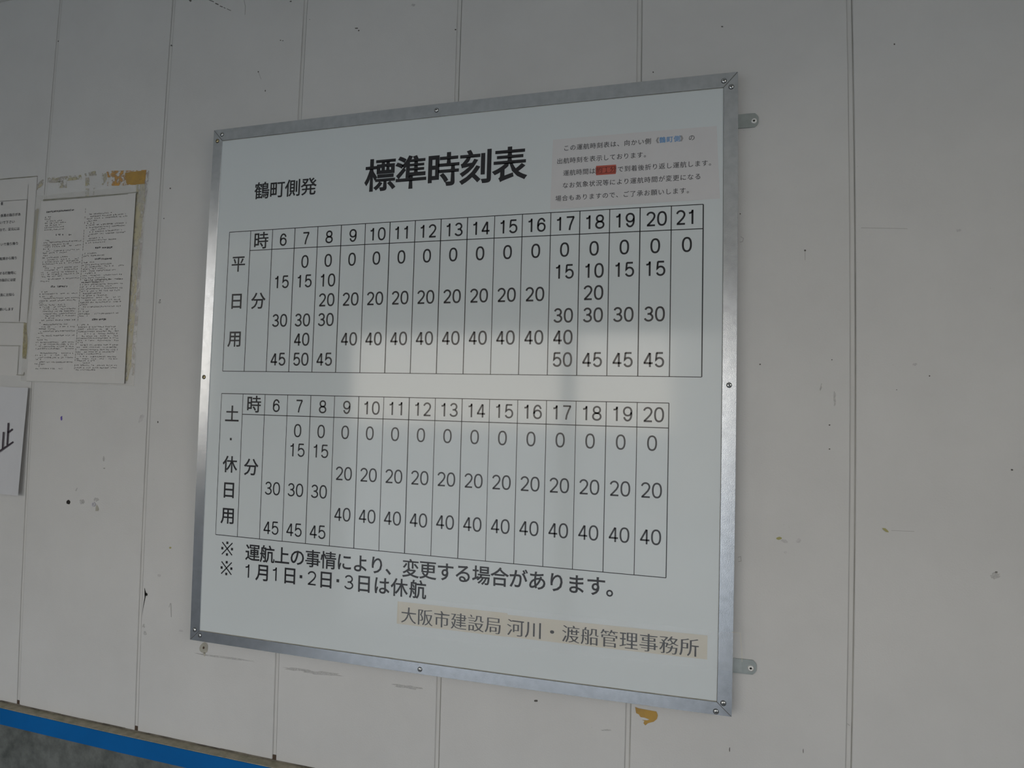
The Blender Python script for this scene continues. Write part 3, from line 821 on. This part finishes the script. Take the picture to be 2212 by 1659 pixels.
def mush(G, rnd, x0, x1, y0, h, y, dens=.8, cw=3.3):
    """print too fine to read: a row of small stroke clusters"""
    x = x0; sl = slope(x0, y0)
    while x < x1:
        run_ = rnd.random() < dens
        if run_:
            cyp = y0+(x-x0)*sl
            for k in range(rnd.choice((2, 3, 3))):
                if rnd.random() < .6:
                    yy = cyp+rnd.uniform(-.45, .45)*h; a = x+rnd.uniform(0, .3)*cw; b = a+rnd.uniform(.35, .75)*cw; t = .35
                    P = [(a, yy-t), (b, yy-t), (b, yy+t), (a, yy+t)]
                else:
                    xx = x+rnd.uniform(.1, .8)*cw; a = cyp-rnd.uniform(.2, .5)*h; b = cyp+rnd.uniform(.2, .5)*h; t = .3
                    P = [(xx-t, a), (xx+t, a), (xx+t, b), (xx-t, b)]
                G.add(px(P, y), [(0, 3, 2, 1)])
        x += cw
# -- printed rules sheet in a clear sleeve
sh = empty('rules_sheet', tuple(warp([(-.94, 0, 0)])[0]), 'tall white sheet of tiny two-column print, taped up with yellowed tape residue around it', 'paper sign')
YS = -.0028
v, f = pixquad([(89, 434.5), (294.7, 417), (269.6, 829), (56.5, 823)], YS, curl=lambda s_, t: -.0018*max(0, (s_-.9)/.1)**2)
link('paper', v, f, M['paper'], sh)
v, f = slab(px([(93, 434.5), (93, 430.8), (180, 424.5), (270, 417.5), (296, 414), (295.5, 418.5), (270, 420), (180, 428)], YS-.0003), .0006)
link('top_edge_shade', v, f, M['edge_shade'], sh)  # dark strip stands for the shadow gap behind the sheet's top edge
v, f = pixquad([(76, 424), (318, 398), (289, 834), (44, 824)], -.0009)
link('plastic_sleeve', v, f, M['sleeve'], sh)
G1 = Geo(); G2 = Geo(); rnd = random.Random(11); YT = YS-.0005
def c4(x, y): return 80+x/8.295, 420+y/8.295
def c5(x, y): return 60+x/6.9125, 600+y/6.9125
C4 = '410,140,270 445,135,225 485,145,425 522,138,495 560,140,415 598,132,475 640,128,470 830,120,215 868,110,775 912,108,565 945,135,780 985,105,195 1020,160,770 1058,100,530 1100,108,180 1138,90,600 1175,180,730 1215,90,755 1250,95,765 1292,110,155 1325,135,720 1362,130,745 1405,65,745 1442,70,745 1480,70,430 1520,160,735 1560,60,215 357,905,1330 397,950,1605 440,890,1605 480,890,1065 520,895,1020 557,870,1595 600,875,1580 632,930,1300 672,930,1510 715,930,1575 752,885,935 790,915,1175 830,870,1400 872,865,1260 1060,845,1040 1105,825,1195 1222,835,1000 1265,815,1325 1302,850,1545 1340,815,1215 1378,820,1415 1420,835,1050 1460,810,1525 1500,805,1220 1542,830,1515 1580,800,1140'
C5 = '215,180,290 247,172,735 282,170,370 312,215,740 347,170,715 380,165,255 410,175,550 440,175,550 472,215,705 505,220,690 540,235,715 572,260,700 605,212,390 637,205,705 665,170,185 700,205,580 735,200,690 767,165,395 800,180,695 830,130,210 865,178,695 895,130,170 930,135,290 965,118,685 998,115,680 1028,160,665 1060,115,665 1090,110,145 1127,160,670 1157,108,580 1192,150,670 1222,108,180 1258,145,660 1288,100,240 1318,115,170 1355,110,510 35,840,1400 72,800,1130 105,805,1400 137,795,1245 170,800,1395 205,790,1370 237,800,1090 270,800,1230 303,795,1380 338,830,1385 372,780,1385 405,775,870 437,820,1380 470,770,820 505,775,910 540,765,1365 572,765,905 703,770,895 738,750,1360 772,748,1355 805,748,1345 838,795,1325 873,805,1340 905,742,1345 940,742,1345 968,735,820 1005,785,1340 1038,732,1330 1075,780,1330 1108,725,1330 1138,735,1080 1178,775,1300 1210,725,1320 1240,730,1000 1272,725,910 1308,715,1310 1342,712,1310 1375,715,1005'
for src, fn in ((C4, c4), (C5, c5)):
    for it in src.split():
        y_, a, b = map(float, it.split(',')); x0, y0 = fn(a, y_); x1, _ = fn(b, y_)
        # the measured height is at the left end of the line
        mush(G1, rnd, x0, x1, y0, 2.9, YT)
for fn, y_, a, b in ((c4, 315, 165, 655), (c4, 722, 330, 350), (c4, 722, 375, 410), (c4, 722, 450, 470), (c4, 722, 565, 595), (c5, 132, 340, 405), (c5, 132, 440, 585), (c4, 957, 1035, 1125), (c4, 957, 1165, 1350),
                 (c4, 1155, 1035, 1125), (c4, 1155, 1155, 1320), (c5, 622, 955, 1025), (c5, 622, 1060, 1165)):
    x0, y0 = fn(a, y_); x1, _ = fn(b, y_)
    for _ in range(2): mush(G2, rnd, x0, x1, y0, 4.0, YT, dens=1, cw=3.2)
p = link('body_print', G1.v, G1.f, M['sheet_ink'], sh); p['kind'] = 'stuff'
p = link('heading_print', G2.v, G2.f, M['sheet_ink_bold'], sh)
G1 = Geo()
a = np.array((185.0, 450.0)); b = np.array((160.5, 799.0))
for i in range(60):
    if rnd.random() < .75:
        p0, p1 = a+(b-a)*i/60, a+(b-a)*(i+.7)/60
        G1.add(px([p0+(-.4, 0), p0+(.4, 0), p1+(.4, 0), p1+(-.4, 0)], YT), [(0, 3, 2, 1)])
link('column_rule', G1.v, G1.f, M['grey_ink'], sh)

# -- notice cut off by the left edge of the picture
sh = empty('notice_sheet', tuple(warp([(-1.2, 0, 0)])[0]), 'white laminated notice with large dark print, upper left beside the tall printed sheet', 'paper sign')
v, f = pixquad([(-170, 408), (80.5, 381.5), (58, 697.5), (-190, 690)], -.0012)
link('laminate', v, f, M['paper'], sh)
v, f = pixquad([(-150, 421), (61, 399), (41, 695), (-170, 688)], -.0022)
link('paper', v, f, M['paper'], sh)
YT = -.0027
G1 = Geo(); LP = glyphs('意係員の指示があいで下さい、足元にはない乗り降転車からする行動等従お知願しますの', 0.012)
for s_, xe, ye, w in (('意', 7.0, 439.5, 6.0), ('係員の指示があ', 44.8, 462.5, 6.25), ('いで下さい', 32, 478.5, 6.6), ('ので、足元には', 42.5, 493.5, 6.3), ('いで乗り降り', 39.8, 525.5, 6.5),
                      ('転車から降り', 37, 557, 6.3), ('する行動等に', 35.5, 588.8, 6.2), ('の指示には従', 33.8, 604, 6.0), ('員にお知ら', 31.6, 636, 6.3), ('願いします', 29.6, 667.5, 6.4)):
    textpx(G1, LP, s_, xe, ye, w, 7.2, YT)
link('lettering', G1.v, G1.f, M['sheet_ink_bold'], sh)
G1 = Geo(); v, f = pxline([(-140, 444), (58.5, 431)], 1.0, YT); G1.add(v, f); v, f = pxline([(58.5, 431), (41, 694)], .8, YT); G1.add(v, f)
link('border_rule', G1.v, G1.f, M['grey_ink'], sh)
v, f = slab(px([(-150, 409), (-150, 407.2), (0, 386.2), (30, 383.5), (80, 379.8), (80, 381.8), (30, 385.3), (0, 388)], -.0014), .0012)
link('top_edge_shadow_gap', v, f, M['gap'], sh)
# -- blank sheet showing below it
bs = empty('blank_sheet', tuple(warp([(-1.25, 0, -.05)])[0]), 'blank white sheet hanging below the laminated notice at the left edge', 'paper')
v, f = pixquad([(-170, 694), (58, 697), (55, 746), (-180, 741)], -.0006); link('upper_strip', v, f, M['paper'], bs)
v, f = pixquad([(-180, 741.5), (44, 747), (37, 812), (-190, 800)], -.0004); link('lower_strip', v, f, M['paper'], bs)
G1 = Geo()
for pts, w in (([(-150, 690), (0, 696.3), (55, 697.2)], 1.2), ([(-150, 743), (0, 746.5), (44, 747.3)], .9), ([(41, 748), (37, 808)], .7), ([(35, 809.5), (50, 810.5)], 1.4), ([(50.5, 811.5), (52, 804)], 1.4)):
    v, f = pxline(pts, w, -.0016); G1.add(v, f)
link('edge_line', G1.v, G1.f, M['gap'], bs)  # dark lines along the paper edges
# -- curled sheet with the large character
cs = empty('prohibition_sheet', tuple(warp([(-1.22, 0, -.2)])[0]), 'bluish white paper with a large slanting dark character, curling at its right edge', 'paper sign')
cur = lambda s_, t: -.010*max(0, (s_-.75)/.25)**2*(.35+.65*t)-.002
v, f = pixquad([(-200, 827), (65.5, 838), (49, 1070), (-215, 1052)], -.0010, curl=cur, n=18)
link('paper', v, f, M['cool_paper'], cs)
def onsheet(pts, y=-.0042):
    return px(pts, y)
G1 = Geo()
for pts, w in (([(7.3, 933), (5.2, 969)], 3.0), ([(18, 913.5), (15.4, 961.5)], 3.4), ([(16.8, 934.8), (27.2, 927)], 3.8), ([(-45, 1000), (0, 974.2), (29, 954.5)], 3.8),
               ([(-52, 905), (-22, 893)], 3.6), ([(-30, 880), (-33, 985)], 3.4)):
    if pts[0][0] < -40 and pts[-1][0] < -10: continue
    if pts[0][0] < -20 and pts[-1][0] < -20: continue
    if pts[0][0] == -45: pts = [(-9, 979.8), (29, 954.5)]
    v, f = strokes([pts], w); G1.add(px([tuple(p) for p in v], -.0065), f)
link('large_character', G1.v, G1.f, M['purple_ink'], cs)
